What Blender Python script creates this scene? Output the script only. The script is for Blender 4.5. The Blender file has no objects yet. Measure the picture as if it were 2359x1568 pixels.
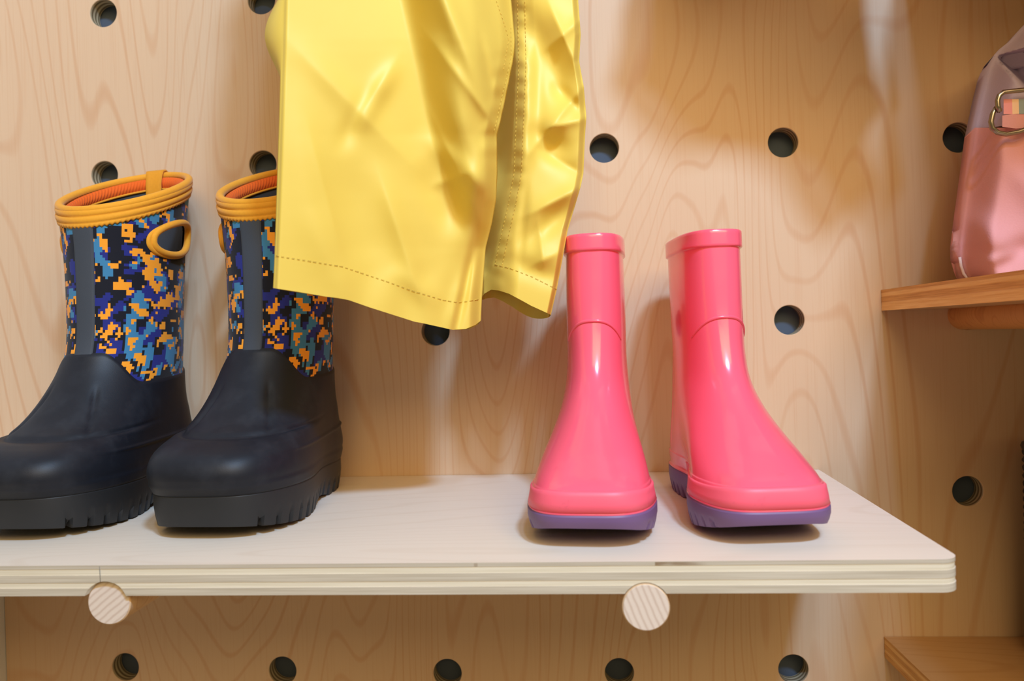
import bpy, bmesh, math, random
from mathutils import Vector, Matrix
PI = math.pi
random.seed(4)
scn = bpy.context.scene
C = scn.collection

# ------------------------------------------------------------------ camera
CAM = Vector((0.4211, -0.6780, 0.1227))
YAW, PITCH, ROLL, FPX = -0.0739, -0.0058, -0.0289, 1763.46
_f = Vector((math.sin(YAW)*math.cos(PITCH), math.cos(YAW)*math.cos(PITCH), math.sin(PITCH)))
_r0 = Vector((math.cos(YAW), -math.sin(YAW), 0)); _u0 = _r0.cross(_f)
RT = _r0*math.cos(ROLL) + _u0*math.sin(ROLL); UP = -_r0*math.sin(ROLL) + _u0*math.cos(ROLL); FW = _f
cd = bpy.data.cameras.new('camera'); cam = bpy.data.objects.new('camera', cd); C.objects.link(cam)
cam.matrix_world = Matrix(((RT.x, UP.x, -FW.x, CAM.x), (RT.y, UP.y, -FW.y, CAM.y), (RT.z, UP.z, -FW.z, CAM.z), (0, 0, 0, 1)))
cd.sensor_fit = 'HORIZONTAL'; cd.sensor_width = 23.6; cd.lens = FPX/2359*23.6
cd.clip_start = 0.01
cd.dof.use_dof = True; cd.dof.focus_distance = 0.55; cd.dof.aperture_fstop = 5.0
scn.camera = cam

# ------------------------------------------------------------------ world, lamps, exposure
wd = bpy.data.worlds.new('world'); scn.world = wd; wd.use_nodes = True
wd.node_tree.nodes['Background'].inputs[0].default_value = (1.0, 0.77, 0.36, 1)
wd.node_tree.nodes['Background'].inputs[1].default_value = 0.31
def lamp(name, loc, target, size, energy, col):
    l = bpy.data.lights.new(name, 'AREA'); l.shape = 'DISK'; l.size = size; l.energy = energy; l.color = col
    o = bpy.data.objects.new(name, l); C.objects.link(o); o.location = loc
    o.rotation_euler = (Vector(target)-Vector(loc)).to_track_quat('-Z', 'Y').to_euler()
    return o
lamp('ceiling_spot', (0.82, -1.22, 1.22), (0.4, -0.1, 0.1), 0.15, 24, (0.36, 0.63, 1.0))
lamp('ceiling_spot', (0.64, -1.30, 1.26), (0.4, -0.1, 0.1), 0.10, 6.5, (0.36, 0.63, 1.0))
soft = lamp('warm_fill', (0.80, -1.55, 1.00), (0.60, 0.0, 0.15), 1.0, 22.5, (1.0, 0.71, 0.33))     # added broad warm fill in place of the room's ambient light
soft.data.shape = 'RECTANGLE'; soft.data.size = 1.3; soft.data.size_y = 0.8
vs = scn.view_settings
vs.view_transform = 'Standard'; vs.look = 'None'; vs.gamma = 1.0; vs.use_curve_mapping = False; vs.exposure = -0.13

# ------------------------------------------------------------------ helpers
def at(px, py, Y):
    d = FW + RT*((px-1179.5)/FPX) - UP*((py-784)/FPX)
    return CAM + d*((Y-CAM.y)/d.y)
def srgb(r, g, b):
    def f(c):
        c /= 255
        return c/12.92 if c <= .04045 else ((c+.055)/1.055)**2.4
    return (f(r), f(g), f(b), 1)
def lerp(a, b, t): return a+(b-a)*t
def sst(a, b, x):
    t = min(1, max(0, (x-a)/(b-a))); return t*t*(3-2*t)
def interp(tab, x):
    if x <= tab[0][0]: return tab[0][1]
    for (x0, y0), (x1, y1) in zip(tab, tab[1:]):
        if x <= x1: return y0+(y1-y0)*(x-x0)/(x1-x0)
    return tab[-1][1]
def catmull(tab, t):
    n = len(tab)-1
    i = min(n-1, max(0, int(math.floor(t)))); u = t-i
    p1, p2 = tab[i], tab[i+1]; p0 = tab[i-1] if i > 0 else [2*a-b for a, b in zip(p1, p2)]
    p3 = tab[i+2] if i+2 <= n else [2*b-a for a, b in zip(p1, p2)]
    if u < 0 or u > 1: return [a+(b-a)*u for a, b in zip(p1, p2)]
    return [.5*(2*b+(c-a)*u+(2*a-5*b+4*c-d)*u*u+(3*b-a-3*c+d)*u**3) for a, b, c, d in zip(p0, p1, p2, p3)]
def obj(name, verts, faces, mat, parent=None, smooth=True, uv=None, kind=None):
    me = bpy.data.meshes.new(name); me.from_pydata([tuple(v) for v in verts], [], faces); me.update()
    if smooth: me.polygons.foreach_set('use_smooth', [True]*len(me.polygons))
    if uv:
        lay = me.uv_layers.new(name='UVMap')
        for l in me.loops: lay.data[l.index].uv = uv[l.vertex_index]
    for m in (mat if isinstance(mat, (list, tuple)) else [mat]): me.materials.append(m)
    o = bpy.data.objects.new(name, me); C.objects.link(o)
    if parent: o.parent = parent
    if kind: o['kind'] = kind
    return o
def tag(o, label, cat, group=None):
    o['label'] = label; o['category'] = cat
    if group: o['group'] = group
    return o
def thing(name, label, cat, loc=(0, 0, 0), rz=0, group=None):
    o = bpy.data.objects.new(name, None); C.objects.link(o); o.location = loc; o.rotation_euler = (0, 0, rz)
    o.empty_display_size = .02
    return tag(o, label, cat, group)
def copy_tree(o, parent=None):
    c = o.copy(); C.objects.link(c); c.parent = parent
    for ch in list(o.children): copy_tree(ch, c)
    return c
def grid_faces(nr, nc, closed=True, base=0, flip=False):
    F = []
    for j in range(nr-1):
        for i in range(nc if closed else nc-1):
            k = (i+1) % nc
            q = (base+j*nc+i, base+j*nc+k, base+(j+1)*nc+k, base+(j+1)*nc+i)
            F.append(q[::-1] if flip else q)
    return F
def tube(pts, r, seg=10, closed=False):
    pts = [Vector(p) for p in pts]; n = len(pts); V = []; F = []
    ref = None
    for i, p in enumerate(pts):
        a = pts[(i-1) % n] if (closed or i > 0) else p
        b = pts[(i+1) % n] if (closed or i < n-1) else p
        t = (b-a).normalized()
        if ref is None:
            ref = Vector((0, 0, 1)) if abs(t.z) < .9 else Vector((1, 0, 0))
        nrm = (ref-t*ref.dot(t)).normalized(); ref = nrm; bn = t.cross(nrm)
        rr = r[i] if isinstance(r, (list, tuple)) else r
        for k in range(seg):
            a_ = 2*PI*k/seg; V.append(p+nrm*math.cos(a_)*rr+bn*math.sin(a_)*rr)
    m = n if closed else n-1
    for i in range(m):
        for k in range(seg):
            j = (i+1) % n; k2 = (k+1) % seg
            F.append((i*seg+k, i*seg+k2, j*seg+k2, j*seg+k))
    if not closed:
        F.append(tuple(range(seg))[::-1]); F.append(tuple((n-1)*seg+k for k in range(seg)))
    return V, F
def merge(parts):
    V = []; F = []
    for v, f in parts:
        b = len(V); V += v; F += [tuple(i+b for i in q) for q in f]
    return V, F
def bevel_mesh(o, w, seg=2):
    bm = bmesh.new(); bm.from_mesh(o.data)
    es = [e for e in bm.edges if len(e.link_faces) == 2 and e.calc_face_angle(0) > .6]
    bmesh.ops.bevel(bm, geom=es, offset=w, segments=seg, affect='EDGES', profile=.5)
    bm.to_mesh(o.data); bm.free()
    o.data.polygons.foreach_set('use_smooth', [False]*len(o.data.polygons))
def smooth_by_angle(o, a=.6):
    me = o.data
    me.polygons.foreach_set('use_smooth', [True]*len(me.polygons))
    bm = bmesh.new(); bm.from_mesh(me)
    for e in bm.edges: e.smooth = e.calc_face_angle(0) < a
    bm.to_mesh(me); bm.free()

# ------------------------------------------------------------------ materials
class NT:
    def __init__(s, name):
        s.m = bpy.data.materials.new(name); s.m.use_nodes = True; s.t = s.m.node_tree; s.b = s.t.nodes['Principled BSDF']
    def n(s, ty, ins=None, **kw):
        nd = s.t.nodes.new(ty)
        for k, v in kw.items(): setattr(nd, k, v)
        for k, v in (ins or {}).items():
            if isinstance(v, bpy.types.NodeSocket): s.t.links.new(v, nd.inputs[k])
            else: nd.inputs[k].default_value = v
        return nd
    def math(s, op, a, b=0.0, c=0.0):
        return s.n('ShaderNodeMath', {0: a, 1: b, 2: c}, operation=op).outputs[0]
    def mix(s, f, a, b, mode='MIX'):
        nd = s.n('ShaderNodeMix', {0: f, 6: a, 7: b}, data_type='RGBA', blend_type=mode); return nd.outputs[2]
    def ramp(s, f, stops, interp='LINEAR'):
        nd = s.n('ShaderNodeValToRGB', {0: f}); cr = nd.color_ramp; cr.interpolation = interp
        while len(cr.elements) < len(stops): cr.elements.new(.5)
        for e, (p, c) in zip(cr.elements, stops): e.position = p; e.color = c if len(c) == 4 else (*c, 1)
        return nd.outputs[0]
    def coord(s, which='Object', scale=(1, 1, 1), loc=(0, 0, 0), rot=(0, 0, 0)):
        tc = s.n('ShaderNodeTexCoord')
        return s.n('ShaderNodeMapping', {0: tc.outputs[which], 1: loc, 2: rot, 3: scale}).outputs[0]
    def noise(s, vec, scale, detail=3, rough=.5, dist=0):
        return s.n('ShaderNodeTexNoise', {'Vector': vec, 'Scale': scale, 'Detail': detail, 'Roughness': rough, 'Distortion': dist}).outputs[0]
    def bump(s, h, strength, dist=.001):
        s.t.links.new(s.n('ShaderNodeBump', {'Height': h, 'Strength': strength, 'Distance': dist}).outputs[0], s.b.inputs['Normal'])
    def set(s, **kw):
        for k, v in kw.items():
            k = k.replace('_', ' ')
            if isinstance(v, bpy.types.NodeSocket): s.t.links.new(v, s.b.inputs[k])
            else: s.b.inputs[k].default_value = v
        return s.m
def plain(name, col, rough=.6, noise=0.0, scale=60, metallic=0, bump=0, bscale=400, **kw):
    m = NT(name); c = col
    if noise:
        n = m.noise(m.coord(), scale, 4)
        c = m.mix(m.math('MULTIPLY', n, noise*2), col, tuple(x*.55 for x in col[:3])+(1,))
    if bump: m.bump(m.noise(m.coord(), bscale, 2), bump, .0006)
    return m.set(Base_Color=c, Roughness=rough, Metallic=metallic, **kw)
def birch(name, base, line, amount=.6, sc=1.0, seed=0.0, grain_axis='Z', rough=.55):
    """rotary-cut birch veneer: contour lines of a stretched noise field, fine pores along the grain"""
    m = NT(name)
    if grain_axis == 'Z': s1, s2 = (4.6*sc, 4.6*sc, .85*sc), (520, 520, 9)
    else: s1, s2 = (.85*sc, 4.6*sc, 4.6*sc), (9, 520, 520)
    v = m.coord(scale=s1, loc=(seed, seed*.37, seed*1.7))
    n = m.noise(v, 1.0, 2.2, .45, .35)
    ax = m.n('ShaderNodeSeparateXYZ', {0: v}).outputs[0 if grain_axis == 'Z' else 1]
    w = m.math('SINE', m.math('ADD', m.math('MULTIPLY', n, 290.0), m.math('MULTIPLY', ax, 22.0)))
    thin = m.n('ShaderNodeMapRange', {0: w, 1: .72, 2: 1.0, 3: 0.0, 4: 1.0}).outputs[0]
    broad = m.noise(m.coord(scale=s1, loc=(seed+4, 2, 1)), 1.3, 3, .5)
    fine = m.noise(m.coord(scale=s2, loc=(seed, 0, 0)), 1.0, 2, .6)
    mod = m.noise(m.coord(scale=(9, 9, 4), loc=(seed, 3, 0)), 1.0, 2)
    f = m.math('MULTIPLY', m.math('MULTIPLY', thin, mod), amount*1.7)
    c = m.mix(f, base, line)
    c = m.mix(m.n('ShaderNodeMapRange', {0: broad, 1: .42, 2: .72, 3: 0, 4: .30}).outputs[0], c, tuple(lerp(a, b, .45) for a, b in zip(base, line)))
    c = m.mix(m.n('ShaderNodeMapRange', {0: fine, 1: .5, 2: .8, 3: 0, 4: .28}).outputs[0], c, tuple(lerp(a, b, .8) for a, b in zip(base, line)))
    m.bump(fine, .06, .0004)
    return m.set(Base_Color=c, Roughness=rough, Specular_IOR_Level=.35)
WALL = birch('birch_wall', srgb(214, 184, 152), srgb(190, 130, 82), .34)
SHELF = birch('birch_shelf', srgb(236, 221, 204), srgb(214, 190, 164), .18, seed=3.1, grain_axis='X', rough=.5)
AMBER = birch('amber_shelf', srgb(200, 158, 112), srgb(170, 118, 70), .22, seed=7.3, grain_axis='X', rough=.4)
def ply_edge(name, col, dark, stain=False):
    m = NT(name)
    n = m.noise(m.coord(scale=(14, 30, 900)), 1.0, 3, .55)
    n2 = m.noise(m.coord(scale=(60, 60, 300)), 1.0, 2)
    c = m.mix(m.n('ShaderNodeMapRange', {0: n, 1: .35, 2: .75, 3: 0, 4: .8}).outputs[0], col, dark)
    c = m.mix(m.math('MULTIPLY', n2, .12), c, dark)
    if stain:   # a brown filled knot in the top ply by the right dowel, a small one further left
        p = m.n('ShaderNodeSeparateXYZ', {0: m.n('ShaderNodeTexCoord').outputs['Object']})
        x = p.outputs[0]
        a = m.math('MULTIPLY', m.n('ShaderNodeMapRange', {0: x, 1: .4635, 2: .4640, 3: 0, 4: 1}).outputs[0],
                   m.n('ShaderNodeMapRange', {0: x, 1: .474, 2: .492, 3: 1, 4: 0}).outputs[0])
        b = m.math('MULTIPLY', m.n('ShaderNodeMapRange', {0: x, 1: .3660, 2: .3664, 3: 0, 4: .5}).outputs[0],
                   m.n('ShaderNodeMapRange', {0: x, 1: .3680, 2: .3684, 3: 1, 4: 0}).outputs[0])
        k = m.math('MULTIPLY', m.math('ADD', a, b), m.n('ShaderNodeMapRange', {0: n2, 1: .3, 2: .62, 3: .35, 4: 1}).outputs[0])
        zz = m.n('ShaderNodeMapRange', {0: p.outputs[2], 1: -.0005, 2: -.0002, 3: 1, 4: 0}).outputs[0]
        c = m.mix(m.math('MULTIPLY', k, zz), c, srgb(112, 76, 22))
    return m.set(Base_Color=c, Roughness=.6, Specular_IOR_Level=.3)
PLYD = ply_edge('ply_cross_grain', srgb(205, 197, 182), srgb(172, 160, 140))
PLYL = ply_edge('ply_long_grain', srgb(228, 220, 202), srgb(206, 196, 172))
PLYT = ply_edge('ply_top_edge', srgb(200, 192, 178), srgb(170, 158, 140), stain=True)
AMBD = ply_edge('amber_ply_dark', srgb(226, 174, 106), srgb(180, 122, 60))
AMBL = ply_edge('amber_ply_light', srgb(246, 204, 138), srgb(224, 170, 100))
def hole_mat():
    m = NT('plywood_hole_side')
    p = m.n('ShaderNodeSeparateXYZ', {0: m.n('ShaderNodeTexCoord').outputs['Object']})
    st = m.math('SINE', m.math('MULTIPLY', p.outputs[1], 2*PI/.0048))
    c = m.mix(m.n('ShaderNodeMapRange', {0: st, 1: -.4, 2: .4, 3: 0, 4: 1}).outputs[0], srgb(120, 104, 78), srgb(196, 182, 152))
    return m.set(Base_Color=c, Roughness=.7)
HOLE = hole_mat()
BACKING = plain('slate_backing', srgb(76, 86, 102), .9)
WHITE = plain('white_paint', srgb(222, 224, 226), .6, .04, 8)
def dowel_end(rot, shift):
    m = NT('dowel_end_grain')
    v = m.coord(rot=(0, rot, 0), loc=(shift, 0, 0))
    w = m.n('ShaderNodeTexWave', {'Vector': v, 'Scale': 95, 'Distortion': 1.0, 'Detail': 2, 'Detail Scale': 1.5}, bands_direction='X').outputs[1]
    w = m.math('POWER', w, 3)
    n = m.noise(m.coord(scale=(900, 900, 900)), 1, 2)
    c = m.mix(m.math('MULTIPLY', w, .55), srgb(226, 212, 202), srgb(184, 158, 142))
    c = m.mix(m.math('MULTIPLY', n, .2), c, srgb(190, 170, 150))
    return m.set(Base_Color=c, Roughness=.7)
DOWEL = birch('dowel_side', srgb(218, 188, 152), srgb(184, 132, 84), .5, seed=9, sc=3)

# ------------------------------------------------------------------ the setting
S = .152
def hole_xz(i, j):
    fix = {(0, 0): (.0022, .4309), (0, 1): (-.0017, .282), (1, 1): (.1485, .2848), (2, 2): (.3024, .1289), (3, 1): (.457, .2853), (4, 1): (.6106, .283),
           (5, 1): (.7562, .2803), (4, 2): (.6119, .1296), (5, 3): (.7566, -.0205), (0, 4): (.0034, -.1731), (1, 4): (.1526, -.1759), (2, 4): (.3043, -.1777),
           (3, 4): (.4574, -.1767), (4, 4): (.6074, -.1732), (1, 3): (.156, -.0223), (3, 3): (.4583, -.0245)}
    return fix.get((i, j), (i*S, .4337-j*S))
XL, THK, HR = -.1125, .015, .0128
def peg_wall():
    V = []; F = []; MI = []
    cols, rows = range(0, 8), range(-3, 7)
    for i in cols:
        for j in rows:
            cx, cz = hole_xz(i, j)
            x0 = XL if i == 0 else (i-.5)*S; x1 = (i+.5)*S
            z1 = .4337-(j-.5)*S; z0 = .4337-(j+.5)*S
            ang = sorted([2*PI*k/48 for k in range(48)] + [math.atan2(z-cz, x-cx) % (2*PI) for x in (x0, x1) for z in (z0, z1)])
            b = len(V); n = len(ang)
            for a in ang:
                c, s = math.cos(a), math.sin(a)
                t = min(((x1-cx)/c if c > 1e-9 else (x0-cx)/c if c < -1e-9 else 9), ((z1-cz)/s if s > 1e-9 else (z0-cz)/s if s < -1e-9 else 9))
                p = [(cx+c*t, 0, cz+s*t), (cx+c*(HR+.0004), 0, cz+s*(HR+.0004)), (cx+c*HR, .0004, cz+s*HR), (cx+c*HR, THK, cz+s*HR)]
                V += p
            for k in range(n):
                q = (k+1) % n
                for r in range(3):
                    F.append((b+4*k+r, b+4*k+r+1, b+4*q+r+1, b+4*q+r)); MI.append(1 if r == 2 else 0)
    x1 = 7.5*S; z0 = .4337-6.5*S; z1 = .4337+3.5*S     # edges and back of the panel
    b = len(V)
    V += [(XL, 0, z0), (XL, THK, z0), (XL, THK, z1), (XL, 0, z1), (x1, 0, z0), (x1, THK, z0), (x1, THK, z1), (x1, 0, z1)]
    for q in ((0, 1, 2, 3), (4, 7, 6, 5), (0, 4, 5, 1), (3, 2, 6, 7)): F.append(tuple(b+k for k in q)); MI.append(1)
    o = obj('wall_back', V, F, [WALL, HOLE], smooth=False)
    o.data.polygons.foreach_set('material_index', MI)
    o['kind'] = 'structure'; o['label'] = 'pale birch plywood pegboard wall drilled with a grid of round holes'
    return o
peg_wall()
def box(name, lo, hi, mat, parent=None, bev=0):
    x0, y0, z0 = lo; x1, y1, z1 = hi
    V = [(x0, y0, z0), (x1, y0, z0), (x1, y1, z0), (x0, y1, z0), (x0, y0, z1), (x1, y0, z1), (x1, y1, z1), (x0, y1, z1)]
    F = [(3, 2, 1, 0), (4, 5, 6, 7), (0, 1, 5, 4), (1, 2, 6, 5), (2, 3, 7, 6), (3, 0, 4, 7)]
    o = obj(name, V, F, mat, parent, smooth=False)
    if bev: bevel_mesh(o, bev)
    return o
def struct(o, label): o['kind'] = 'structure'; o['label'] = label
struct(box('wall_backing', (XL, THK+.002, -.56), (1.14, THK+.014, .97), BACKING), 'dark grey board behind the holes of the plywood wall')
struct(box('wall_left', (XL-.03, -.30, -.56), (XL-.0005, THK+.03, .97), WHITE), 'white painted side wall at the left end of the plywood')
struct(box('floor', (XL, -1.8, -.60), (1.14, THK+.03, -.56), plain('floor_boards', srgb(170, 140, 108), .5, .2, 12)), 'wooden floor below the shelves')

# ------------------------------------------------------------------ plywood shelves
def board_outline(x0, x1, d, r, round_left=False, taper=0):
    P = [(x1+taper, -.0006)]
    for k in range(9):
        a = -PI/2*k/8; P.append((x1-r+r*math.cos(a), -d+r+r*math.sin(a)))
    if round_left:
        for k in range(9):
            a = -PI/2-PI/2*k/8; P.append((x0+r+r*math.cos(a), -d+r+r*math.sin(a)))
    else: P.append((x0, -d))
    P.append((x0, -.0006))
    return P[::-1]      # counter-clockwise seen from above
def layer(name, out, z0, z1, side, cap, parent, inset=0, cuts=()):
    cx = sum(p[0] for p in out)/len(out); n = len(out)
    pts = [(x-math.copysign(inset, x-cx), y+(inset if y < -.1 else 0)) for x, y in out]
    V = [(x, y, z0) for x, y in pts]+[(x, y, z1) for x, y in pts]
    F = [tuple(range(n))[::-1] if False else tuple(reversed(range(n))), tuple(range(n, 2*n))]+[(i, (i+1) % n, n+(i+1) % n, n+i) for i in range(n)]
    o = obj(name, V, F, [side, cap], parent, smooth=False)
    bm = bmesh.new(); bm.from_mesh(o.data); bmesh.ops.recalc_face_normals(bm, faces=bm.faces); bm.to_mesh(o.data); bm.free()
    o.data.polygons.foreach_set('material_index', [1, 1]+[0]*n)
    if cuts:
        tmp = []
        for (x, z, r) in cuts:
            V2, F2 = tube([(x, .05, z), (x, -.5, z)], r, 48)
            c = obj('cutter', V2, F2, side); tmp.append(c)
            bm = bmesh.new(); bm.from_mesh(c.data); bmesh.ops.recalc_face_normals(bm, faces=bm.faces); bm.to_mesh(c.data); bm.free()
            md = o.modifiers.new('notch', 'BOOLEAN'); md.operation = 'DIFFERENCE'; md.object = c; md.solver = 'EXACT'
        bpy.context.view_layer.update()
        ev = o.evaluated_get(bpy.context.evaluated_depsgraph_get())
        me = bpy.data.meshes.new_from_object(ev); o.modifiers.clear(); o.data = me
        for c in tmp: bpy.data.objects.remove(c)
    return o
def shelf(name, label, x0, x1, d, top, thick, mats, cap, pegs, group=None, r=.011, round_left=False, taper=0):
    root = thing(name, label, 'shelf', (0, 0, 0), group=group)
    out = board_outline(x0, x1, d, r, round_left, taper)
    fr = [0, .13, .33, .58, .75, 1.0]
    for k in range(5):
        z1 = top-fr[k]*thick; z0 = top-fr[k+1]*thick
        cuts = [(x, z, .01315) for x, z in pegs if z+.0131 > z0]
        layer('ply_layer', out, z0, z1, mats[k], cap, root, inset=.00025*(k % 2), cuts=cuts)
    return root
D1, T1 = .2648, .0173
main = shelf('plywood_shelf', 'long pale plywood shelf carrying the two pairs of boots', XL, .6225, D1, 0, T1, [PLYT, PLYL, PLYD, PLYL, PLYD], SHELF, [(.156, -.0223), (.4583, -.0245)], taper=.0105)
mk = obj('pencil_mark', *tube([(.1532, -D1-.00005, -.0006), (.1534, -D1-.00005, -.0094)], .00018, 6), plain('pencil', srgb(120, 116, 108), .8), main)
mk['label'] = 'thin grey pencil line above the left dowel'
UPR = shelf('plywood_shelf', 'amber plywood shelf at the right edge with the pink and lilac bag on it', .689, 1.12, .40, .153, .0178, [AMBD, AMBL, AMBD, AMBL, AMBL], AMBER, [(.7562, .1298)], r=.006, round_left=True)
LOW = shelf('plywood_shelf', 'lower plywood shelf in the bottom right corner under the dark basket', .684, 1.12, .25, -.1445, .0178, [AMBD, AMBL, AMBD, AMBL, AMBD], AMBER, [(.7568, -.1677)], r=.006, round_left=True)
TOPS = shelf('plywood_shelf', 'unseen plywood shelf added above the bag to shade the wall', .712, 1.12, .38, .457, .0178, [AMBD, AMBL, AMBD, AMBL, AMBD], AMBER, [(.7568, .4337)], r=.006, round_left=True)  # unseen shelf added, its depth set to shade the right of the wall
AMBDOW = birch('amber_dowel_side', srgb(206, 150, 86), srgb(170, 108, 52), .4, seed=5, sc=3)
def dowel(label, x, z, y_end, mat_end, y0=.010, r=.0127, side=None):
    root = thing('dowel_peg', label, 'dowel', (x, 0, z), group='wooden dowels in the wall holes')
    seg = 48; V = []; F = []
    rows = [(y0, r), (y_end+.0005, r), (y_end, r-.0005)]
    for y, rr in rows:
        for k in range(seg): V.append((rr*math.cos(2*PI*k/seg), y, rr*math.sin(2*PI*k/seg)))
    F = grid_faces(3, seg); F.append(tuple(range(seg)))
    o = obj('shaft', V, F, side or DOWEL, root); smooth_by_angle(o)
    V = [((r-.0005)*math.cos(2*PI*k/seg), y_end, (r-.0005)*math.sin(2*PI*k/seg)) for k in range(seg)]
    V += [(v[0]*.985, y_end-.0003, v[2]*.985) for v in V]
    o = obj('end_face', V, grid_faces(2, seg)+[tuple(range(seg, 2*seg))], mat_end, root, smooth=False)
    return root
dowel('pale dowel end under the shelf below the navy boots', .156, -.0223, -.2615, dowel_end(-.9, .1))
dowel('pale dowel end under the shelf below the pink boots', .4583, -.0245, -.2655, dowel_end(.38, .3))
dowel('amber dowel under the shelf that holds the bag', .7562, .1298, -.235, dowel_end(.2, 0), side=AMBDOW)
dowel('dowel under the lower shelf in the bottom right corner', .7568, -.1677, -.235, dowel_end(.2, 0))
dowel('dowel under the added unseen shelf above the bag', .7568, .4337, -.235, dowel_end(.2, 0))

# ------------------------------------------------------------------ boots
class Loft:
    """sections from a back point to a front point: rows (bf, bz, ff, fz, heel_w, ball_w, p); local axes: x lateral, -y forward, z up"""
    def __init__(s, tab, w0=.15, w1=.8, waist=0.0): s.tab = tab; s.n = len(tab)-1; s.w0, s.w1, s.waist = w0, w1, waist
    def P(s, th, t):
        bf, bz, ff, fz, hw, bw, p = catmull(s.tab, t)
        cs = math.cos(th); u = .5+.5*math.copysign(abs(cs)**p, cs); sn = math.sin(th)
        w = hw+(bw-hw)*sst(s.w0, s.w1, u)-s.waist*(1-sst(0, 2.5, t))*math.exp(-((u-.40)/.16)**2)
        return Vector((math.copysign(abs(sn)**p, sn)*w, -(bf+(ff-bf)*u), bz+(fz-bz)*u))
    def frame(s, th, t):
        e = 1e-3
        dth = s.P(th+e, t)-s.P(th-e, t); dt = s.P(th, t+e)-s.P(th, t-e)
        if dth.length < 1e-9: dth = Vector((1, 0, 0))
        n = dth.cross(dt); n.normalize()
        return n, dt.normalized()
    def Q(s, th, t, off):
        return s.P(th, t)+s.frame(th, t)[0]*off
def th_list(n): return [2*PI*i/n for i in range(n)]
def make_sole(L, mat, parent, outset, toe_spring, arch, lug=.012, cut=.0035, depth=.0042, name='sole', heel_arc=(.3, .55)):
    """rubber sole: smooth side wall, lug cuts along the sides of the tread, lifted toe, arch before the heel"""
    raw = [L.P(a, 0) for a in th_list(720)]; N0 = len(raw)
    pts = [Vector((p.x, p.y)) for p in raw]; ln = [0]
    for i in range(N0): ln.append(ln[-1]+(pts[(i+1) % N0]-pts[i]).length)
    N = 320; out = []; k = 0
    for i in range(N):
        d = ln[-1]*i/N
        while ln[k+1] < d: k += 1
        f = (d-ln[k])/(ln[k+1]-ln[k]+1e-12)
        out.append((pts[k].lerp(pts[(k+1) % N0], f), lerp(raw[k].z, raw[(k+1) % N0].z, f), d))
    leng = max(-p.y for p in pts)
    def zb(y):
        f = -y/leng
        return toe_spring*max(0, (f-.60)/.40)**1.7 + arch*max(0, math.sin(PI*min(1, max(0, (f-heel_arc[0])/(heel_arc[1]-heel_arc[0])))))
    cols = []
    for i in range(N):
        p, z, d = out[i]; tn = (out[(i+1) % N][0]-out[i-1][0]).normalized(); nn = Vector((tn.y, -tn.x))
        if nn.dot(p-Vector((0, -leng*.5))) < 0: nn = -nn
        half = min(d, ln[-1]-d)                       # arc length from the toe tip
        low = half > .034 and (half % lug) < cut
        b = zb(p.y); h = z-b
        cols.append([(p, z+.0006), (p+nn*outset*.7, z+.0005), (p+nn*outset, z-.0007), (p+nn*outset, b+h*.62), (p+nn*(outset-.0004), b+h*.50),
                     (p+nn*(outset-(.0026 if low else .0008)), b+h*(.26 if low else .34)), (p+nn*(outset-(.0045 if low else .0022)), b+(depth if low else .0006)), (p+nn*(outset-.0045), b+(depth if low else 0)), (p-nn*.010, b+.0002)])
    V = [Vector((q[0].x, q[0].y, q[1])) for r in range(9) for q in (c[r] for c in cols)]
    F = grid_faces(9, N)
    for i in range(N//2):                               # tread underside as strips across the boot
        F.append((8*N+i, 8*N+i+1, 8*N+(N-i-1) % N, 8*N+(N-i) % N))
    F = [tuple(dict.fromkeys(q)) for q in F]; F = [q for q in F if len(q) > 2]
    o = obj(name, V, F, mat, parent)
    bm = bmesh.new(); bm.from_mesh(o.data); bmesh.ops.recalc_face_normals(bm, faces=bm.faces); bm.to_mesh(o.data); bm.free()
    smooth_by_angle(o, .5)
    return o
def surf(L, name, mat, parent, tlo, thi, nrow, ncol=128, off=lambda th, t, v: 0.0, uv=False, inward=False, skip=None, th0=0, th1=2*PI, closed=True):
    V = []; UVs = []
    ths = [th0+(th1-th0)*i/(ncol if closed else ncol-1) for i in range(ncol)]
    for j in range(nrow):
        v = j/(nrow-1)
        for th in ths:
            a = tlo(th) if callable(tlo) else tlo; b = thi(th) if callable(thi) else thi
            t = lerp(a, b, v); p = L.Q(th, t, off(th, t, v)); V.append(p)
            UVs.append((th*.048, p.z))
    F = grid_faces(nrow, ncol, closed, flip=inward)
    if skip: F = [q for q in F if not skip(q, V)]
    o = obj(name, V, F, mat, parent, uv=UVs if uv else None)
    return o

# ---- navy boots with the pixel print
NAVY = Loft([
    (.004, .024, .196, .0285, .036, .0480, .62),
    (.000, .038, .203, .0400, .0385, .0495, .62),
    (.002, .050, .200, .0500, .038, .0488, .64),
    (.005, .060, .190, .0560, .0378, .0470, .68),
    (.007, .070, .174, .0590, .0375, .0450, .72),
    (.009, .081, .156, .0680, .0372, .0425, .80),
    (.009, .095, .138, .0850, .0370, .0395, .90),
    (.008, .111, .122, .1070, .0370, .0374, 1.0),
    (.007, .130, .114, .128, .0370, .0370, 1.0),
    (.005, .172, .112, .163, .0380, .0380, 1.0),
    (.002, .218, .112, .193, .0400, .0400, 1.0),
    (-.001, .252, .113, .212, .0425, .0425, 1.0),
    (-.003, .275, .113, .226, .0440, .0440, 1.0)], .25, .8, .003)
def wrap(a): return (a+PI) % (2*PI)-PI
def t_rubber(th):
    a = abs(wrap(th))
    f = 6.55+1.2*(1-sst(.35, 1.15, a))
    return f+3.6*sst(2.62, 2.95, a)+.3*sst(2.1, 2.6, a)
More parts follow.
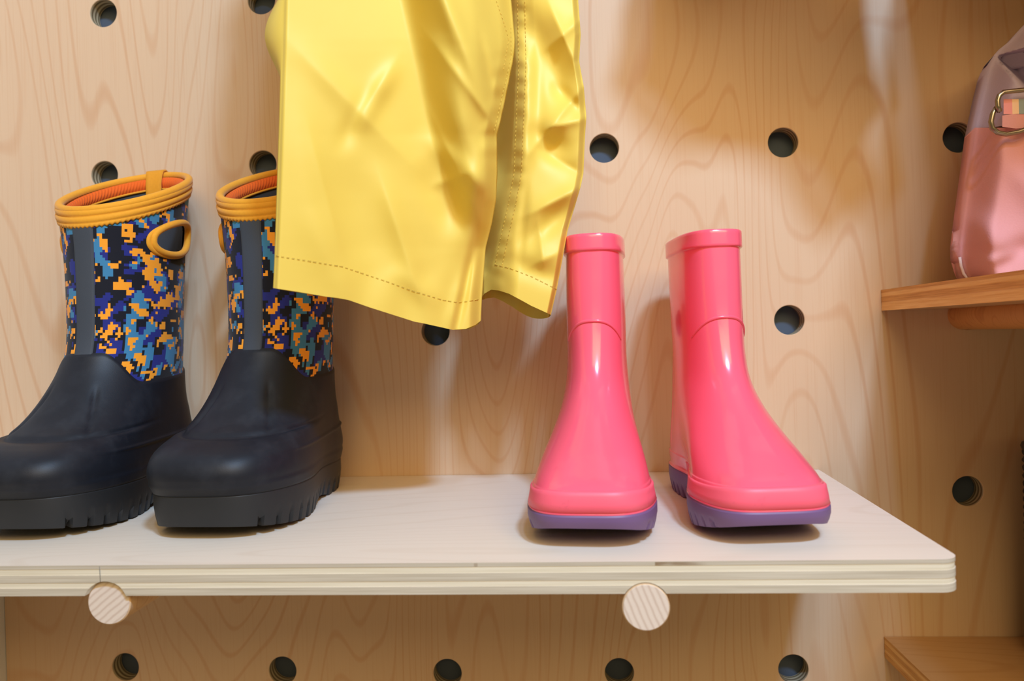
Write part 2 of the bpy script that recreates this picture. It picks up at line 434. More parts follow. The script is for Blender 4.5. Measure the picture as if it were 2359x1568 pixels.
def camo():
    m = NT('pixel_print_fabric')
    uvv = m.n('ShaderNodeTexCoord').outputs['UV']
    cell = .0020
    sn = m.n('ShaderNodeVectorMath', {0: uvv, 1: (cell, cell, 1)}, operation='SNAP').outputs[0]
    def layer_(scale, seed, thr, st=(1, 1, 1)):
        mp = m.n('ShaderNodeMapping', {0: sn, 1: (seed, seed*1.3, seed*.7), 3: st}).outputs[0]
        return m.math('GREATER_THAN', m.noise(mp, scale, 1.5, .6), thr)
    c = m.mix(layer_(75, 1.7, .53), srgb(20, 22, 34), srgb(36, 44, 128))
    c = m.mix(layer_(62, 5.2, .55, (1.15, .8, 1)), c, srgb(62, 128, 172))
    c = m.mix(layer_(125, 9.4, .58), c, srgb(248, 160, 42))
    m.bump(m.noise(uvv, 1500, 2), .15, .0004)
    return m.set(Base_Color=c, Roughness=.8, Specular_IOR_Level=.25, Sheen_Weight=.1)
CAMO = camo()
def rubber_mat():
    m = NT('navy_rubber')
    n = m.noise(m.coord(), 45, 5, .6); n2 = m.noise(m.coord(loc=(3, 1, 2)), 18, 3)
    k = m.math('MULTIPLY', m.n('ShaderNodeMapRange', {0: n, 1: .5, 2: .78, 3: 0, 4: 1}).outputs[0], n2)
    c = m.mix(k, srgb(24, 28, 38), srgb(50, 54, 63))
    m.bump(m.noise(m.coord(), 1400, 2), .10, .0004)
    return m.set(Base_Color=c, Roughness=.5, Specular_IOR_Level=.35)
RUBBER = rubber_mat()
SOLEB = plain('black_sole_rubber', srgb(33, 35, 39), .55, .2, 80, bump=.1)
STRIP = plain('slate_strip', srgb(58, 65, 76), .7, bump=.12, bscale=1500)
def fabric(name, col, rough=.75, rib=None):
    m = NT(name)
    n = m.noise(m.coord(), 500, 3)
    c = m.mix(m.math('MULTIPLY', n, .35), col, tuple(x*.6 for x in col[:3])+(1,))
    m.bump(m.noise(m.coord(), 1800, 2), .2, .0004)
    return m.set(Base_Color=c, Roughness=rough, Specular_IOR_Level=.25, Sheen_Weight=.15)
TRIM = fabric('marigold_binding', srgb(240, 166, 44))
TABM = fabric('marigold_webbing', srgb(226, 152, 34))
RIB = fabric('orange_ribbing', srgb(236, 104, 26))
INNER = plain('dark_lining', srgb(56, 58, 64), .85)
TOPT = 12.0
HC_TH, HC_T, HA_TH, HA_T = 1.64, 10.15, .50, .42
def in_handle(th, t, k=1.0):
    a = abs(wrap(th))
    return ((a-HC_TH)/(HA_TH*k))**2+((t-HC_T)/(HA_T*k))**2 < 1
def down(L, th, h, off):
    """h metres below the rim along the wall, off metres outward"""
    n, d = L.frame(th, TOPT-.02)
    t = TOPT; 
    # walk down the wall
    z = L.P(th, TOPT); step = .002; acc = 0; p = z; tt = TOPT
    while acc < h-1e-9:
        q = L.P(th, tt-.05); ds = (p-q).length
        if acc+ds >= h:
            f = (h-acc)/ds; p = p.lerp(q, f); tt -= .05*f; acc = h; break
        acc += ds; p = q; tt -= .05
    if h < 0: p = L.P(th, TOPT)-d*h
    n, _ = L.frame(th, min(TOPT-.02, tt))
    return p+n*off
def navy_boot(label):
    L = NAVY
    root = thing('rain_boot', label, 'boot', group='navy boots with orange and blue pixel print')
    def off_r(th, t, v):
        a = abs(wrap(th))
        o = .0014
        front = 1-sst(1.0, 1.7, a)
        o -= .0022*front*math.exp(-((t-4.25)/.16)**2)                        # crease where toe cap meets vamp
        o += .0010*front*math.exp(-((t-3.7)/.35)**2)
        o -= .0016*math.exp(-((a-.62+.10*(t-4.4))/.05)**2)*sst(4.3, 4.8, t)*(1-sst(6.0, 6.6, t))    # two flex grooves on the vamp
        o += .0012*sst(.9, 1.5, a)*math.exp(-((t-2.15-.25*sst(1.2, 2.8, a))/.12)**2)                # ridge along the side
        o += .0014*(sst(.02, .10, t) - sst(.55, .75, t))*.6                     # thicker lower band
        o += .002*sst(2.5, 2.9, a)*(1-sst(2.6, 3.2, t))                           # heel counter
        if v > .985: o -= .0018
        return o
    surf(L, 'rubber_foot', RUBBER, root, 0, t_rubber, 72, 176, off_r)
    N = 208; R = 120
    def skip(q, V):
        c = sum(q)/4; j = q[0]//N; th = 2*PI*((q[0] % N)+.5)/N
        a = t_rubber(th)-.5; t = lerp(a, 11.75, (j+.5)/(R-1))
        return in_handle(th, t)
    surf(L, 'shaft', CAMO, root, lambda th: t_rubber(th)-.5, 11.75, R, N, uv=True, skip=skip)
    surf(L, 'inner_lining', INNER, root, 6.3, 11.8, 60, 104, lambda th, t, v: -.0028, inward=True,
         skip=lambda q, V: in_handle(2*PI*((q[0] % 104)+.5)/104, lerp(6.3, 11.8, (q[0]//104+.5)/59)))
    ft = [L.Q(th, 6.35, -.0028) for th in th_list(60)]
    obj('insole', ft+[sum(ft, Vector())/60], [(i, (i+1) % 60, 60) for i in range(60)], INNER, root)
    # dark strip up the shin
    W = 14; V = []; ths = [-.205+.41*i/(W-1) for i in range(W)]
    for j in range(60):
        for i, th in enumerate(ths):
            t = lerp(7.3, 11.75, j/59); V.append(L.Q(th, t, -.0004 if i in (0, W-1) else .0009))
    obj('front_strip', V, grid_faces(60, W, False), STRIP, root)
    # collar: scalloped double band, round piping on the rim, ribbed inner band
    N = 168; prof = [(.0003, .0008), (.0015, .0022), (.0035, .0025), (.0052, .0021), (.0058, .0012), (.0064, .0021), (.0082, .0026), (.0102, .0022), (.0108, .0013), (.0114, .0018), (.0130, .0016), (.0138, .0010), (.0140, -.0004)]
    V = []
    for k, (h, off) in enumerate(prof):
        for i in range(N):
            th = 2*PI*i/N
            hh = h+(.0006*(1 if i % 2 else -1) if k >= 10 else 0)
            V.append(down(L, th, hh, off))
    o = obj('collar_band', V, grid_faces(len(prof), N, flip=True), TRIM, root)
    pip = [down(L, th, .0005, -.0008) for th in th_list(120)]
    obj('collar_piping', *tube(pip, .0032, 12, True), TRIM, root)
    V = []; n2 = 420
    rp = [(.0030, -.0034), (.0050, -.0052), (.0085, -.0056), (.0115, -.0048), (.0128, -.0030)]
    for h, off in rp:
        for i in range(n2):
            th = 2*PI*i/n2
            V.append(down(L, th+h*6, h, off-(.0007 if i % 4 < 2 else 0)))
    obj('inner_rib_band', V, grid_faces(len(rp), n2), RIB, root)
    obj('lining_edge', *tube([down(L, th, .0135, -.0040) for th in th_list(90)], .0010, 6, True), TRIM, root)
    # webbing pull tab folded over the back of the collar
    wt = .0066
    path = [(.016, .0040), (.010, .0052), (.004, .0052), (-.0006, .0048), (-.0044, .0022), (-.0050, -.0014), (-.0030, -.0054), (.002, -.0072), (.010, -.0086), (.018, -.0080), (.030, -.0060), (.040, -.0050)]
    V = []; thc = 3.32
    for lay in (0, 1):
        for h, off in path:
            for sgn in (-1, -.5, 0, .5, 1):
                V.append(down(L, thc+sgn*.19, h+(lay*.0 if h > 0 else lay*.001), off-(lay*.0013 if off > 0 else -lay*.0013)))
    n_ = len(path); F = grid_faces(n_, 5, False)+grid_faces(n_, 5, False, base=n_*5, flip=True)
    for j in range(n_-1):
        for e in (0, 4): F.append((j*5+e, (j+1)*5+e, n_*5+(j+1)*5+e, n_*5+j*5+e))
    obj('pull_tab', V, F, TABM, root)
    # grip holes on both sides: rolled binding and flat flange
    for sg in (1, -1):
        ring = []; fl = []
        for i in range(64):
            a = 2*PI*i/64
            c, s_ = math.cos(a), math.sin(a)
            th = HC_TH-HA_TH*c*1.0*(1.06 if c > 0 else .95); t = HC_T+HA_T*math.copysign(abs(s_)**.85, s_)*(1+.10*c)+.06*c
            ring.append(L.Q(sg*th, t, .0014))
            fl.append((sg, th, t, a))
        obj('grip_binding', *tube(ring, .0027, 12, True), TRIM, root)
        V = []
        for k, (sc, off) in enumerate(((1.0, .0016), (1.10, .0021), (1.18, .0018), (1.20, .0003))):
            for (_, th, t, a) in fl:
                V.append(L.Q(sg*(HC_TH+(th-HC_TH)*sc), HC_T+(t-HC_T)*sc*1.02, off))
        obj('grip_flange', V, grid_faces(4, 64, flip=(sg > 0)), TRIM, root)
    make_sole(L, SOLEB, root, .0022, .0085, .004, .0125, .0032, .005)
    return root
nb = navy_boot('navy boot with pixel print standing furthest left, its toe cut off by the frame')
nb.location = (.0665, -.0205, 0); nb.rotation_euler = (0, 0, math.radians(-2))
nb2 = copy_tree(nb); nb2['label'] = 'navy boot with pixel print half hidden behind the hanging yellow trousers'
nb2.location = (.1960, -.0205, 0); nb2.rotation_euler = (0, 0, math.radians(-2.5))

# ---- pink boots with purple soles
PINK = Loft([
    (.006, .0195, .198, .0205, .0245, .0385, .50),
    (.002, .030, .197, .0335, .0250, .0368, .52),
    (.003, .043, .179, .0460, .0255, .0340, .64),
    (.005, .056, .157, .0590, .0252, .0300, .78),
    (.006, .069, .1365, .0730, .0242, .0258, .88),
    (.006, .086, .1190, .0890, .0226, .0226, .92),
    (.005, .106, .1095, .1075, .0214, .0214, .88),
    (.004, .131, .1045, .1310, .0214, .0214, .82),
    (.002, .161, .1015, .1605, .0210, .0210, .74),
    (.000, .1910, .0995, .1910, .0204, .0204, .68)], .38, .80, .0045)
def pink_mat():
    m = NT('coral_pink_pvc')
    n = m.noise(m.coord(), 9, 3); n2 = m.noise(m.coord(loc=(5, 2, 8)), 55, 4, .65)
    c = m.mix(m.math('MULTIPLY', n, .3), srgb(255, 96, 126), srgb(255, 110, 136))
    sc = m.n('ShaderNodeMapRange', {0: n2, 1: .66, 2: .80, 3: 0, 4: .35}).outputs[0]
    pz = m.n('ShaderNodeSeparateXYZ', {0: m.n('ShaderNodeTexCoord').outputs['Object']}).outputs[2]
    low = m.n('ShaderNodeMapRange', {0: pz, 1: .025, 2: .06, 3: 1, 4: 0}).outputs[0]
    c = m.mix(m.math('MULTIPLY', sc, low), c, srgb(160, 60, 80))
    return m.set(Base_Color=c, Roughness=.2, Coat_Weight=.35, Coat_Roughness=.08, Specular_IOR_Level=.5)
PNK = pink_mat()
def pink_band_mat():
    m = NT('coral_textured_band')
    tc = m.n('ShaderNodeTexCoord').outputs['Object']
    ck = m.n('ShaderNodeTexChecker', {0: m.n('ShaderNodeMapping', {0: tc, 2: (0, .8, .8)}).outputs[0], 3: 700}).outputs[1]
    n2 = m.noise(m.coord(loc=(1, 7, 2)), 60, 4, .65)
    sc = m.n('ShaderNodeMapRange', {0: n2, 1: .60, 2: .78, 3: 0, 4: .5}).outputs[0]
    c = m.mix(sc, srgb(255, 104, 130), srgb(150, 66, 92))
    m.bump(ck, .25, .0004)
    return m.set(Base_Color=c, Roughness=.45, Specular_IOR_Level=.4)
PBAND = pink_band_mat()
PURPLE = plain('purple_sole', srgb(118, 90, 138), .5, .1, 60)
def pink_boot(label):
    L = PINK; root = thing('rain_boot', label, 'boot', group='coral pink boots with purple soles')
    def off(th, t, v):
        a = abs(wrap(th))
        o = 0
        if t > 8.62: o += .0016*sst(8.62, 8.66, t)
        o += .0006*(1-sst(1.0, 1.06, t))
        o += .0016*math.exp(-((t-.06)/.08)**2)                                   # lip above the sole
        o += .0007*math.exp(-((a-2.1)/.05)**2)*sst(.8, 2, t)*(1-sst(5, 6.5, t))    # side moulding line
        return o
    rows = [9*(j/150) for j in range(151)]
    extra = [8.60, 8.615, 8.63, 8.645, 8.66, 1.0, 1.02, 1.04, 1.06, 1.08]
    rows = sorted(set(rows+extra)); N = 144; V = []
    for t in rows:
        for th in th_list(N): V.append(L.Q(th, t, off(th, t, 0)))
    # rolled rim and inner wall
    for t, o_ in ((9.0, .0010), (9.0, -.0012), (8.9, -.0022), (8.0, -.0022), (6.0, -.0022), (5.0, -.0022)):
        for th in th_list(N):
            p = L.Q(th, t, o_)
            if t == 9.0: p.z += .0008
            V.append(p)
    F = grid_faces(len(rows)+6, N)
    b = (len(rows)+5)*N; F.append(tuple(b+i for i in range(N)))
    o = obj('boot_body', V, F, PNK, root)
    # textured toe band wrapped around the front
    W = 110; V = []; ths = [-1.75+3.5*i/(W-1) for i in range(W)]
    prof = [(.10, .0006), (.12, .0020), (.5, .0017), (.80, .0015), (.92, .0017), (.98, .0013), (1.02, .0003)]
    for t, of in prof:
        for i, th in enumerate(ths):
            k = sst(0, 6, i)*sst(0, 6, W-1-i)
            V.append(L.Q(th, t*(1-.14*sst(.25, 1.3, abs(th))) if t > .3 else t, lerp(-.0004, of, k)))
    obj('toe_band', V, grid_faces(len(prof), W, False), PBAND, root)
    # raised arc across the shin
    pts = [L.Q(th, 7.02-.55*(abs(th)/1.0)**2.2, .0001) for th in [-1.0+2.0*i/50 for i in range(51)]]
    rr = [.0003+.0010*math.sin(PI*i/50)**.5 for i in range(51)]
    obj('shin_ridge', *tube(pts, rr, 8), PNK, root)
    # vertical seam at the back, rim tab
    obj('back_seam', *tube([L.Q(PI, lerp(.9, 8.6, j/40), .0001) for j in range(41)], .0008, 8), PNK, root)
    make_sole(L, PURPLE, root, .0022, .0125, .004, .010, .0022, .005, heel_arc=(.32, .5))
    return root
pb = pink_boot('coral pink boot with purple sole, next to the yellow trousers')
pb.location = (.4475, -.0490, 0); pb.rotation_euler = (0, 0, math.radians(-5.5))
pb2 = copy_tree(pb); pb2['label'] = 'coral pink boot with purple sole nearer the right end of the shelf'
pb2.location = (.5175, -.0450, 0); pb2.rotation_euler = (0, 0, math.radians(5.5))

# ------------------------------------------------------------------ hanging cloth
def seg_dist(px, py, s):
    x0, y0, x1, y1 = s
    dx, dy = x1-x0, y1-y0; L2 = dx*dx+dy*dy; t = ((px-x0)*dx+(py-y0)*dy)/L2
    tc = min(1, max(0, t)); qx, qy = x0+dx*tc, y0+dy*tc
    sgn = ((px-x0)*dy-(py-y0)*dx)/math.sqrt(L2)
    return math.hypot(px-qx, py-qy), sgn, t
def folds(px, py, segs):
    h = 0
    for s in segs:
        d, sg, t = seg_dist(px, py, s[:4]); w, amp, kind = s[4:7]
        fade = sst(-.35, .35, t)*(1-sst(.65, 1.35, t))
        if kind == 'r': h += amp*math.exp(-(sg/w)**2)*fade                          # soft ridge (or valley)
        elif kind == 'c': h += amp*math.exp(-math.sqrt(sg*sg+16)/w)*fade                       # sharp crease
        elif kind == 's': h += amp*sst(-w, w, sg)*(1-sst(w, w*4.2, sg))*fade       # step that runs out slowly
    return h
def cloth_tube(name, mat, parent, xl, xr, top, hem, depth, thick, nv=150, nf=150, nb=40, back_fn=None, v0=0.0, v1=1.0, uvs=False, closed=True, extra=0.0):
    V = []
    cols = [('f', i/(nf-1)) for i in range(nf)]+([('b', 1-(i+1)/(nb+1)) for i in range(nb)] if closed else [])
    for j in range(nv):
        v = lerp(v0, v1, j/(nv-1))
        for side, a in cols:
            py = lerp(top, interp(hem, a), v)
            px = lerp(interp(xl, py), interp(xr, py), a)
            Y = depth(a, px, py)
            if side == 'f': p = at(px, py, Y-extra)
            else:
                p = at(px, py, Y+extra)+Vector((0, thick*max(0, math.sin(PI*a))**.5, 0))
                if back_fn: p = back_fn(p, a, px, py)
            V.append(p)
    return obj(name, V, grid_faces(nv, len(cols), closed), mat, parent)
def yellow_mat():
    m = NT('yellow_rain_fabric')
    n = m.noise(m.coord(), 12, 3); n2 = m.noise(m.coord(scale=(1, 1, 1)), 1900, 2)
    c = m.mix(m.math('MULTIPLY', n, .35), srgb(234, 205, 95), srgb(226, 193, 74))
    big = m.noise(m.coord(loc=(2, 5, 1)), 30, 3)
    m.bump(m.math('ADD', m.math('MULTIPLY', n2, .1), m.math('MULTIPLY', big, 1.0)), .15, .0015)
    return m.set(Base_Color=c, Roughness=.5, Specular_IOR_Level=.4)
YEL = yellow_mat()
STITCH = plain('stitch_thread', srgb(222, 186, 78), .8)
trou = thing('rain_trousers', 'yellow rain trousers hanging in front of the plywood between the two pairs of boots', 'trousers', (0, 0, 0))
FXL = [(-330, 672), (0, 651), (100, 648), (300, 642), (450, 637), (600, 632), (663, 629)]
FXR = [(-330, 1150), (0, 1178), (90, 1186.5), (120, 1185), (150, 1180), (215, 1167), (280, 1153), (310, 1145), (400, 1146), (460, 1143), (515, 1133), (570, 1119), (620, 1115), (690, 1110), (760, 1107)]
FHEM = [(0, 663), (.12, 672), (.253, 683), (.31, 686), (.363, 691), (.465, 708), (.683, 741), (.72, 744), (.866, 759.5), (.93, 757), (.975, 748), (1, 738)]
FSEG = [(905, -300, 1052, 350, 52, .040, 's'), (1000, 230, 1090, 520, 34, .012, 's'), (1000, -60, 1165, 330, 22, .0045, 'r'), (1075, -60, 1150, 200, 30, .006, 'r'), (1020, 60, 1110, 330, 26, -.004, 'r'),  # first step shapes a dark diagonal band in place of a cast shadow
        (700, 120, 905, 340, 34, .0022, 'r'), (826, 290, 900, 170, 22, .0030, 'r'), (790, 330, 850, 220, 22, -.0022, 'r'),
        (1000, 330, 1130, 440, 24, .004, 'r'), (990, 400, 1060, 520, 40, -.004, 'r'), (890, 440, 970, 680, 26, .0024, 'r'),
        (1095, 560, 1050, 760, 11, -.006, 'r'), (1070, 640, 1040, 760, 18, .004, 'r'), (1145, 280, 1060, 560, 36, .006, 'r'), (740, 520, 800, 700, 36, .0024, 'r'), (920, 630, 1000, 690, 24, .002, 'r'),
        (690, 260, 730, 600, 50, .0030, 'r'), (800, 400, 870, 620, 50, -.003, 'r'), (1110, 100, 1150, 300, 12, -.004, 'r'), (826, 272, 905, 150, 14, .0018, 'c'), (700, 130, 930, 360, 16, .0011, 'c'), (1000, 100, 1150, 300, 18, .0045, 'c'), (1005, 285, 1090, 480, 16, .004, 'c'), (880, 420, 960, 660, 14, .0020, 'c'), (720, 330, 780, 560, 14, .0018, 'c'), (1005, 425, 1075, 400, 18, .004, 'c')]
def fdepth(a, px, py):
    Y = lerp(-.240, -.168, a)
    Y += .004*(1-sst(0, .025, a))+.012*sst(.94, 1, a)
    Y -= folds(px, py, FSEG)
    Y -= .0007*math.sin(py/7.5)*sst(.90, .97, a)*sst(60, 160, py)*(1-sst(330, 420, py))
    Y -= .0012*math.sin(px/19+py/60)*sst(590, 650, py)*sst(.2, .6, a)*.6
    return Y
def fback(p, a, px, py):
    k = max(0, 1-a/.32)*math.sin(PI*min(1, a/.32+.12))
    p.x -= .030*math.exp(-((py-60)/100)**2)*k+.003*k
    return p
cloth_tube('front_leg', YEL, trou, FXL, FXR, -330, FHEM, fdepth, .036, 170, 190, 44, fback)
RXL = [(-330, 1120), (0, 1130), (280, 1122), (400, 1115), (500, 1105), (570, 1104), (620, 1104), (700, 1106)]
RXR = [(-330, 1325), (0, 1332), (80, 1338), (140, 1334), (200, 1345), (270, 1351), (310, 1348), (400, 1344), (429, 1338), (530, 1308), (665, 1283), (726, 1269)]
RHEM = [(0, 690), (.06, 676), (.15, 667), (.25, 669), (.38, 676), (.7, 704), (1, 725)]
RSEG = [(1270, 20, 1338, 172, 22, .008, 'c'), (1345, 40, 1262, 110, 16, .005, 'c'), (1235, 60, 1310, 250, 34, -.008, 'r'), (1350, 190, 1230, 340, 24, .009, 'c'), (1352, 272, 1262, 296, 14, .006, 'c'),
        (1340, 258, 1285, 205, 16, -.004, 'r'), (1300, 350, 1225, 300, 30, -.007, 'r'), (1348, 405, 1245, 345, 20, -.006, 'c'), (1340, 430, 1225, 490, 20, .008, 'c'), (1222, 110, 1202, 430, 18, .006, 'r'),
        (1310, 480, 1215, 560, 26, -.006, 'r'), (1240, 510, 1252, 610, 18, .005, 'c'), (1212, 430, 1195, 600, 12, -.003, 'r'), (1290, 580, 1225, 612, 16, .004, 'c'), (1175, 600, 1290, 645, 24, -.003, 'r'),
        (1215, 20, 1235, 240, 24, -.006, 'r')]
SEAM2 = [(-300, 1180), (0, 1192), (150, 1195), (280, 1189), (400, 1184), (470, 1171), (540, 1155), (610, 1140)]
def rdepth(a, px, py):
    Y = lerp(-.118, -.150, sst(0, .5, a))
    Y += .012*sst(.93, 1, a)+.006*(1-sst(0, .06, a))
    Y -= folds(px, py, RSEG)
    Y += .080*sst(4, 46, interp(SEAM2, py)-px)*(1-sst(560, 640, py))*(.55+.45*math.cos((py-250)/62))
    d = abs(px-8-interp(SEAM2, py))
    Y -= .0006*math.sin(py/6.5+math.sin(py/31))*math.exp(-(d/14)**2)+.0018*math.exp(-(d/16)**2)
    return Y
def rback(p, a, px, py):
    p.z -= .0115*math.sin(PI*a)**.7*sst(560, 700, py)*.8
    return p
cloth_tube('rear_leg', YEL, trou, RXL, RXR, -330, RHEM, rdepth, .034, 220, 170, 40, rback)
def dashes(line, depth, ext, dash=9, gap=3.5, r=.00017):
    """stitches along a pixel polyline laid on the cloth"""
    parts = []; pts = []
    for (x0, y0), (x1, y1) in zip(line, line[1:]):
        n = max(1, int(math.hypot(x1-x0, y1-y0)/2))
        pts += [(lerp(x0, x1, i/n), lerp(y0, y1, i/n)) for i in range(n)]
    pts.append(line[-1]); d = 0; cur = []
    for i in range(1, len(pts)):
        d += math.hypot(pts[i][0]-pts[i-1][0], pts[i][1]-pts[i-1][1])
        if d % (dash+gap) < dash: cur.append(pts[i])
        elif len(cur) > 1: parts.append(cur); cur = []
        else: cur = []
    if len(cur) > 1: parts.append(cur)
    return merge([tube([at(px, py, depth(px, py)-ext) for px, py in (c[0], c[len(c)//2], c[-1])], r, 5) for c in parts if len(c) > 2])
def fd(px, py):
    a = (px-interp(FXL, py))/(interp(FXR, py)-interp(FXL, py)); return fdepth(min(1, max(0, a)), px, py)
def rd(px, py):
    a = (px-interp(RXL, py))/(interp(RXR, py)-interp(RXL, py)); return rdepth(min(1, max(0, a)), px, py)
hem1 = [(634, 588), (719, 601), (788, 613), (893, 648), (962, 672), (1020, 690), (1056, 696), (1106, 689)]
hem2 = [(1138, 609), (1171, 616), (1226, 637), (1284, 666)]
obj('hem_stitching', *dashes(hem1, fd, .0006), STITCH, trou, kind='stuff')
obj('hem_stitching', *dashes(hem2, rd, .0006), STITCH, trou, kind='stuff')
seam = [(x, y) for y, x in SEAM2[1:]]
obj('seam_stitching', *merge([dashes(seam, rd, .0006, 7, 3), dashes([(x+17, y) for x, y in seam], rd, .0006, 7, 3)]), STITCH, trou, kind='stuff')
seam1 = [(1180, 60), (1181, 130), (1172, 170), (1160, 220), (1148, 275), (1140, 306)]
obj('seam_stitching', *merge([dashes([(x-3, y) for x, y in seam1], fd, .0006, 7, 3), dashes([(1143, 0), (1160, 50), (1172, 90), (1160, 160)], fd, .0006, 7, 3)]), STITCH, trou, kind='stuff')
# hips, waistband and hanging loop, above the picture
def ring_at(z, x0, x1, y0, y1, n=96, wav=.004):
    R_ = []
    for i in range(n):
        a = 2*PI*i/n; c, s_ = math.cos(a), math.sin(a)
        R_.append(Vector(((x0+x1)/2+(x1-x0)/2*math.copysign(abs(c)**.7, c)+wav*math.sin(9*a+z*40), (y0+y1)/2+(y1-y0)/2*math.copysign(abs(s_)**.7, s_)+wav*math.sin(11*a), z)))
    return R_
V = []
for z, x0, x1, y0, y1 in ((.425, .226, .440, -.250, -.112), (.46, .224, .438, -.245, -.110), (.50, .226, .420, -.235, -.115), (.53, .232, .395, -.225, -.12)): V += ring_at(z, x0, x1, y0, y1)
obj('hip', V, grid_faces(4, 96), YEL, trou)
V = []
for z, k in ((.528, 0), (.531, .002), (.552, .002), (.555, -.002)): V += ring_at(z, .232-k, .395+k, -.225-k, -.12+k)
obj('waistband', V, grid_faces(4, 96), YEL, trou)
obj('hanging_loop', *tube([(.300, -.13, .545), (.290, -.15, .575), (.2905, -.155, .594), (.304, -.156, .6015), (.3175, -.155, .594), (.318, -.15, .575), (.308, -.13, .545)], .002, 8), YEL, trou)
dowel('dowel the yellow trousers hang from, above the picture', .304, .5857, -.166, dowel_end(.2, 0))

# unseen coat added above the pink boots to shade the wall
def thin_cloth():
    m = NT('thin_beige_cloth'); out = m.t.nodes['Material Output']
    m.set(Base_Color=srgb(226, 206, 176), Roughness=.9)
    tr = m.n('ShaderNodeBsdfTranslucent', {0: srgb(240, 214, 176)})  # translucent so the added coat's shadow on the wall stays light
    mx = m.n('ShaderNodeMixShader', {0: .8, 1: m.b.outputs[0], 2: tr.outputs[0]})
    m.t.links.new(mx.outputs[0], out.inputs[0]); return m.m
COATM = thin_cloth()
coat = thing('shade_coat', 'unseen thin beige coat added above the pink boots to shade the wall', 'coat', (0, 0, 0))
V = []; rw = [(.438, .512, .700, -.205, -.065), (.50, .522, .690, -.200, -.060), (.58, .535, .662, -.19, -.055), (.66, .545, .63, -.18, -.06), (.715, .575, .605, -.165, -.09)]
for z, x0, x1, y0, y1 in rw:
    r_ = ring_at(z, x0, x1, y0, y1, 120, .006)
    if z < .46:
        for k, p in enumerate(r_): p.z += .016*math.sin(k/120*2*PI*2+.6)-.066*sst(.635, .675, p.x)
    V += r_
obj('coat_body', V, grid_faces(len(rw), 120), COATM, coat)
obj('hanging_loop', *tube([(.586, -.13, .712), (.580, -.13, .735), (.582, -.13, .750), (.590, -.13, .7535), (.600, -.13, .750), (.602, -.13, .735), (.596, -.13, .712)], .002, 8), COATM, coat)
dowel('added dowel the unseen beige coat hangs from, above the picture', .5915, .7377, -.17, dowel_end(.2, 0))

# ------------------------------------------------------------------ bag on the upper right shelf
bag = thing('canvas_bag', 'pink and lilac canvas bag with metal ring at the right edge', 'bag', (0, 0, 0))
def canvas(name, col):
    m = NT(name); v = m.coord(scale=(1, 1, 1))
    n = m.noise(v, 900, 2); n2 = m.noise(v, 14, 3)
    c = m.mix(m.math('MULTIPLY', n2, .4), col, tuple(x*.72 for x in col[:3])+(1,))
    c = m.mix(m.math('MULTIPLY', n, .25), c, tuple(x*.7 for x in col[:3])+(1,))
    m.bump(n, .25, .0005)
    return m.set(Base_Color=c, Roughness=.85, Specular_IOR_Level=.2)
PINKC = canvas('pink_canvas', srgb(216, 152, 154)); LILC = canvas('lilac_canvas', srgb(180, 164, 194)); PIPE = canvas('pale_piping', srgb(226, 196, 190))
BXL = [(20, 2400), (60, 2356), (95, 2325), (115, 2300), (130, 2288), (160, 2276), (220, 2261), (290, 2246), (350, 2238), (450, 2224), (560, 2209), (590, 2210), (620, 2219), (644, 2230)]
BXR = [(20, 2900), (648, 2900)]
BSEG = [(2330, 330, 2400, 480, 40, .006, 'r'), (2360, 390, 2330, 300, 30, -.005, 'r'), (2300, 610, 2370, 560, 26, -.007, 'r'), (2240, 500, 2330, 590, 34, .006, 'r'), (2250, 615, 2330, 585, 14, .004, 'r')]
def bdepth(a, px, py):
    Y = -.098-.032*sst(0, .12, a)
    Y -= folds(px, py, BSEG)
    # shoulder folded inwards: a pocket of shade below the top flap
    d1 = seg_dist(px, py, (2293, 130, 2560, 440))[1]     # > 0 above / right of the line
    d2 = seg_dist(px, py, (2293, 130, 2600, 40))[1]
    Y += .085*sst(0, 16, d1)*sst(0, 12, -d2)
    return Y
cloth_tube('lower_panel', PINKC, bag, BXL, BXR, 294, [(0, 645), (.06, 640), (.12, 632), (.3, 628), (1, 628)], bdepth, .085, 70, 120, 30)
cloth_tube('upper_panel', LILC, bag, BXL, BXR, 40, [(0, 297), (.10, 290), (.25, 283), (1, 270)], lambda a, px, py: bdepth(a, px, py)+.0006, .083, 70, 120, 30)
o = obj('bottom_piping', *tube([at(x, y, bdepth((x-2225)/680, x, y)-.0005) for x, y in ((2211, 592), (2214, 612), (2220, 630), (2230, 643), (2262, 640), (2310, 633), (2400, 629), (2600, 628))], .0011, 6), PIPE, bag)
METAL = plain('aged_nickel', srgb(150, 138, 124), .28, metallic=1.0)
def bt(pts, lift): return [at(x, y, bdepth(.15, x, y) - lift if y > 250 else -.1305-lift) for x, y in pts]
ringp = [(2305, 255), (2293, 250), (2287, 262), (2283, 280), (2286, 295), (2298, 305), (2318, 309), (2345, 304), (2375, 294), (2400, 280), (2404, 262), (2395, 252)]
ob = obj('d_ring', *tube([at(x, y, -.1365) for x, y in ringp], .0017, 10), METAL, bag); ob['label'] = 'metal ring below the clasp'
clasp = [(2303, 258), (2299, 245), (2298, 232), (2302, 220), (2312, 212), (2330, 210), (2360, 207), (2395, 206), (2410, 216), (2414, 236), (2410, 252)]
ob = obj('clasp', *tube([at(x, y, -.1395) for x, y in clasp], .0016, 10), METAL, bag)
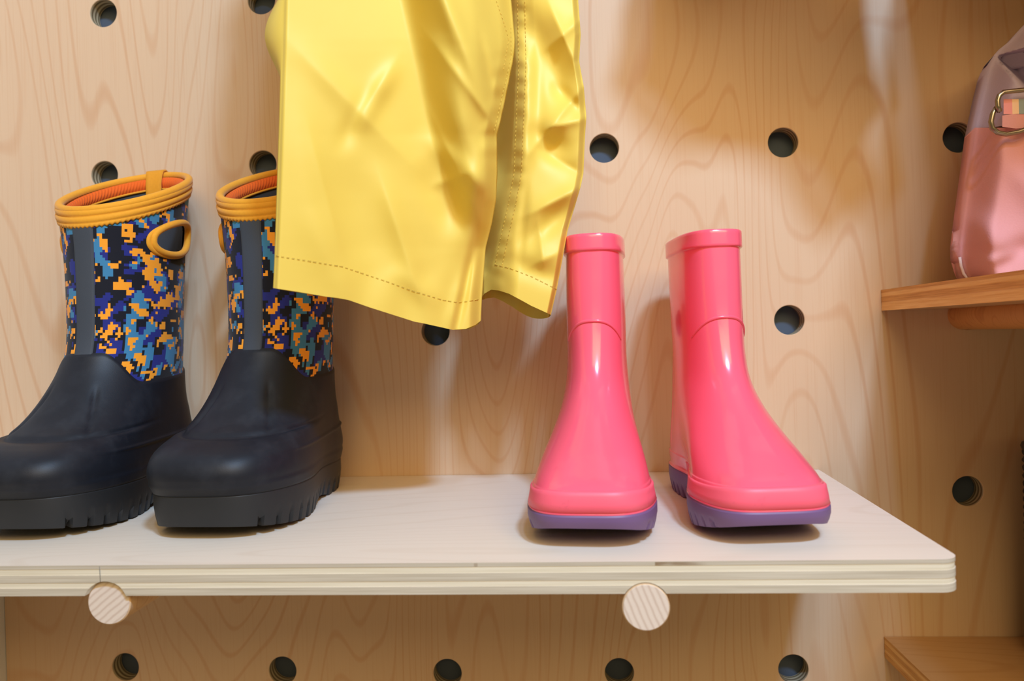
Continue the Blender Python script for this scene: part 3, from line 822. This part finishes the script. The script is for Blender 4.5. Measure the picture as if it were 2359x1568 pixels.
def strap_mat():
    m = NT('striped_webbing'); p = m.n('ShaderNodeSeparateXYZ', {0: m.n('ShaderNodeTexCoord').outputs['Object']}).outputs[0]
    x0 = at(2310, 245, -.134).x; x1 = at(2385, 245, -.134).x
    f = m.n('ShaderNodeMapRange', {0: p, 1: x0, 2: x1, 3: 0, 4: 1}).outputs[0]
    c = m.ramp(f, [(0, srgb(226, 146, 150)), (.28, srgb(230, 190, 160)), (.48, srgb(140, 150, 156)), (.75, srgb(226, 190, 160))], 'CONSTANT')
    return m.set(Base_Color=c, Roughness=.85)
V = []
for y in (228, 245, 263):
    for x in (2312, 2340, 2370, 2390): V.append(at(x, y, -.1345))
for y in (228, 245, 263):
    for x in (2312, 2340, 2370, 2390): V.append(at(x, y, -.1335))
F = grid_faces(3, 4, False)+grid_faces(3, 4, False, base=12, flip=True)+[(0, 1, 13, 12), (1, 2, 14, 13), (2, 3, 15, 14), (8, 9, 21, 20), (9, 10, 22, 21), (10, 11, 23, 22), (0, 4, 16, 12), (4, 8, 20, 16), (3, 7, 19, 15), (7, 11, 23, 19)]
obj('webbing_strap', V, F, strap_mat(), bag, smooth=False)
tabp = [(2309, 266), (2340, 262), (2390, 262), (2392, 292), (2340, 296), (2309, 292)]
V = [at(x, y, -.1345) for x, y in tabp]+[at(x, y, -.128) for x, y in tabp]
obj('strap_tab', V, [(0, 1, 2, 3, 4, 5), tuple(range(11, 5, -1))]+[(i, (i+1) % 6, 6+(i+1) % 6, 6+i) for i in range(6)], PINKC, bag, smooth=False)

# ------------------------------------------------------------------ dark basket on the lower right shelf
BSK = plain('black_wicker', srgb(58, 52, 48), .5, .3, 200)
bk = thing('wicker_basket', 'dark woven basket on the lower shelf at the right edge', 'basket', (0, 0, 0))
V = []; zb, zt = -.1443, .021; rows = 26; sub = 6; n = 180
x0b, x1b, y0b, y1b = .7795, 1.05, -.19, -.018
nr = rows*sub+1
for j in range(nr):
    z = lerp(zb, zt, j/(nr-1)); row = j//sub; ph = (j % sub)/sub
    for i in range(n):
        a = 2*PI*i/n; c, s_ = math.cos(a), math.sin(a)
        ex = .30
        b = abs(math.sin(PI*(j/sub)))**.6*(.0012+.0012*math.cos(PI*(i/2.0+row)))
        V.append(((x0b+x1b)/2+((x1b-x0b)/2+b)*math.copysign(abs(c)**ex, c), (y0b+y1b)/2+((y1b-y0b)/2+b)*math.copysign(abs(s_)**ex, s_), z))
obj('woven_wall', V, grid_faces(nr, n)+[tuple(reversed(range(n)))], BSK, bk)
rim = [((x0b+x1b)/2+((x1b-x0b)/2)*math.copysign(abs(math.cos(a))**.3, math.cos(a)), (y0b+y1b)/2+((y1b-y0b)/2)*math.copysign(abs(math.sin(a))**.3, math.sin(a)), zt+.002) for a in th_list(120)]
obj('rim', *tube(rim, .0038, 8, True), BSK, bk)
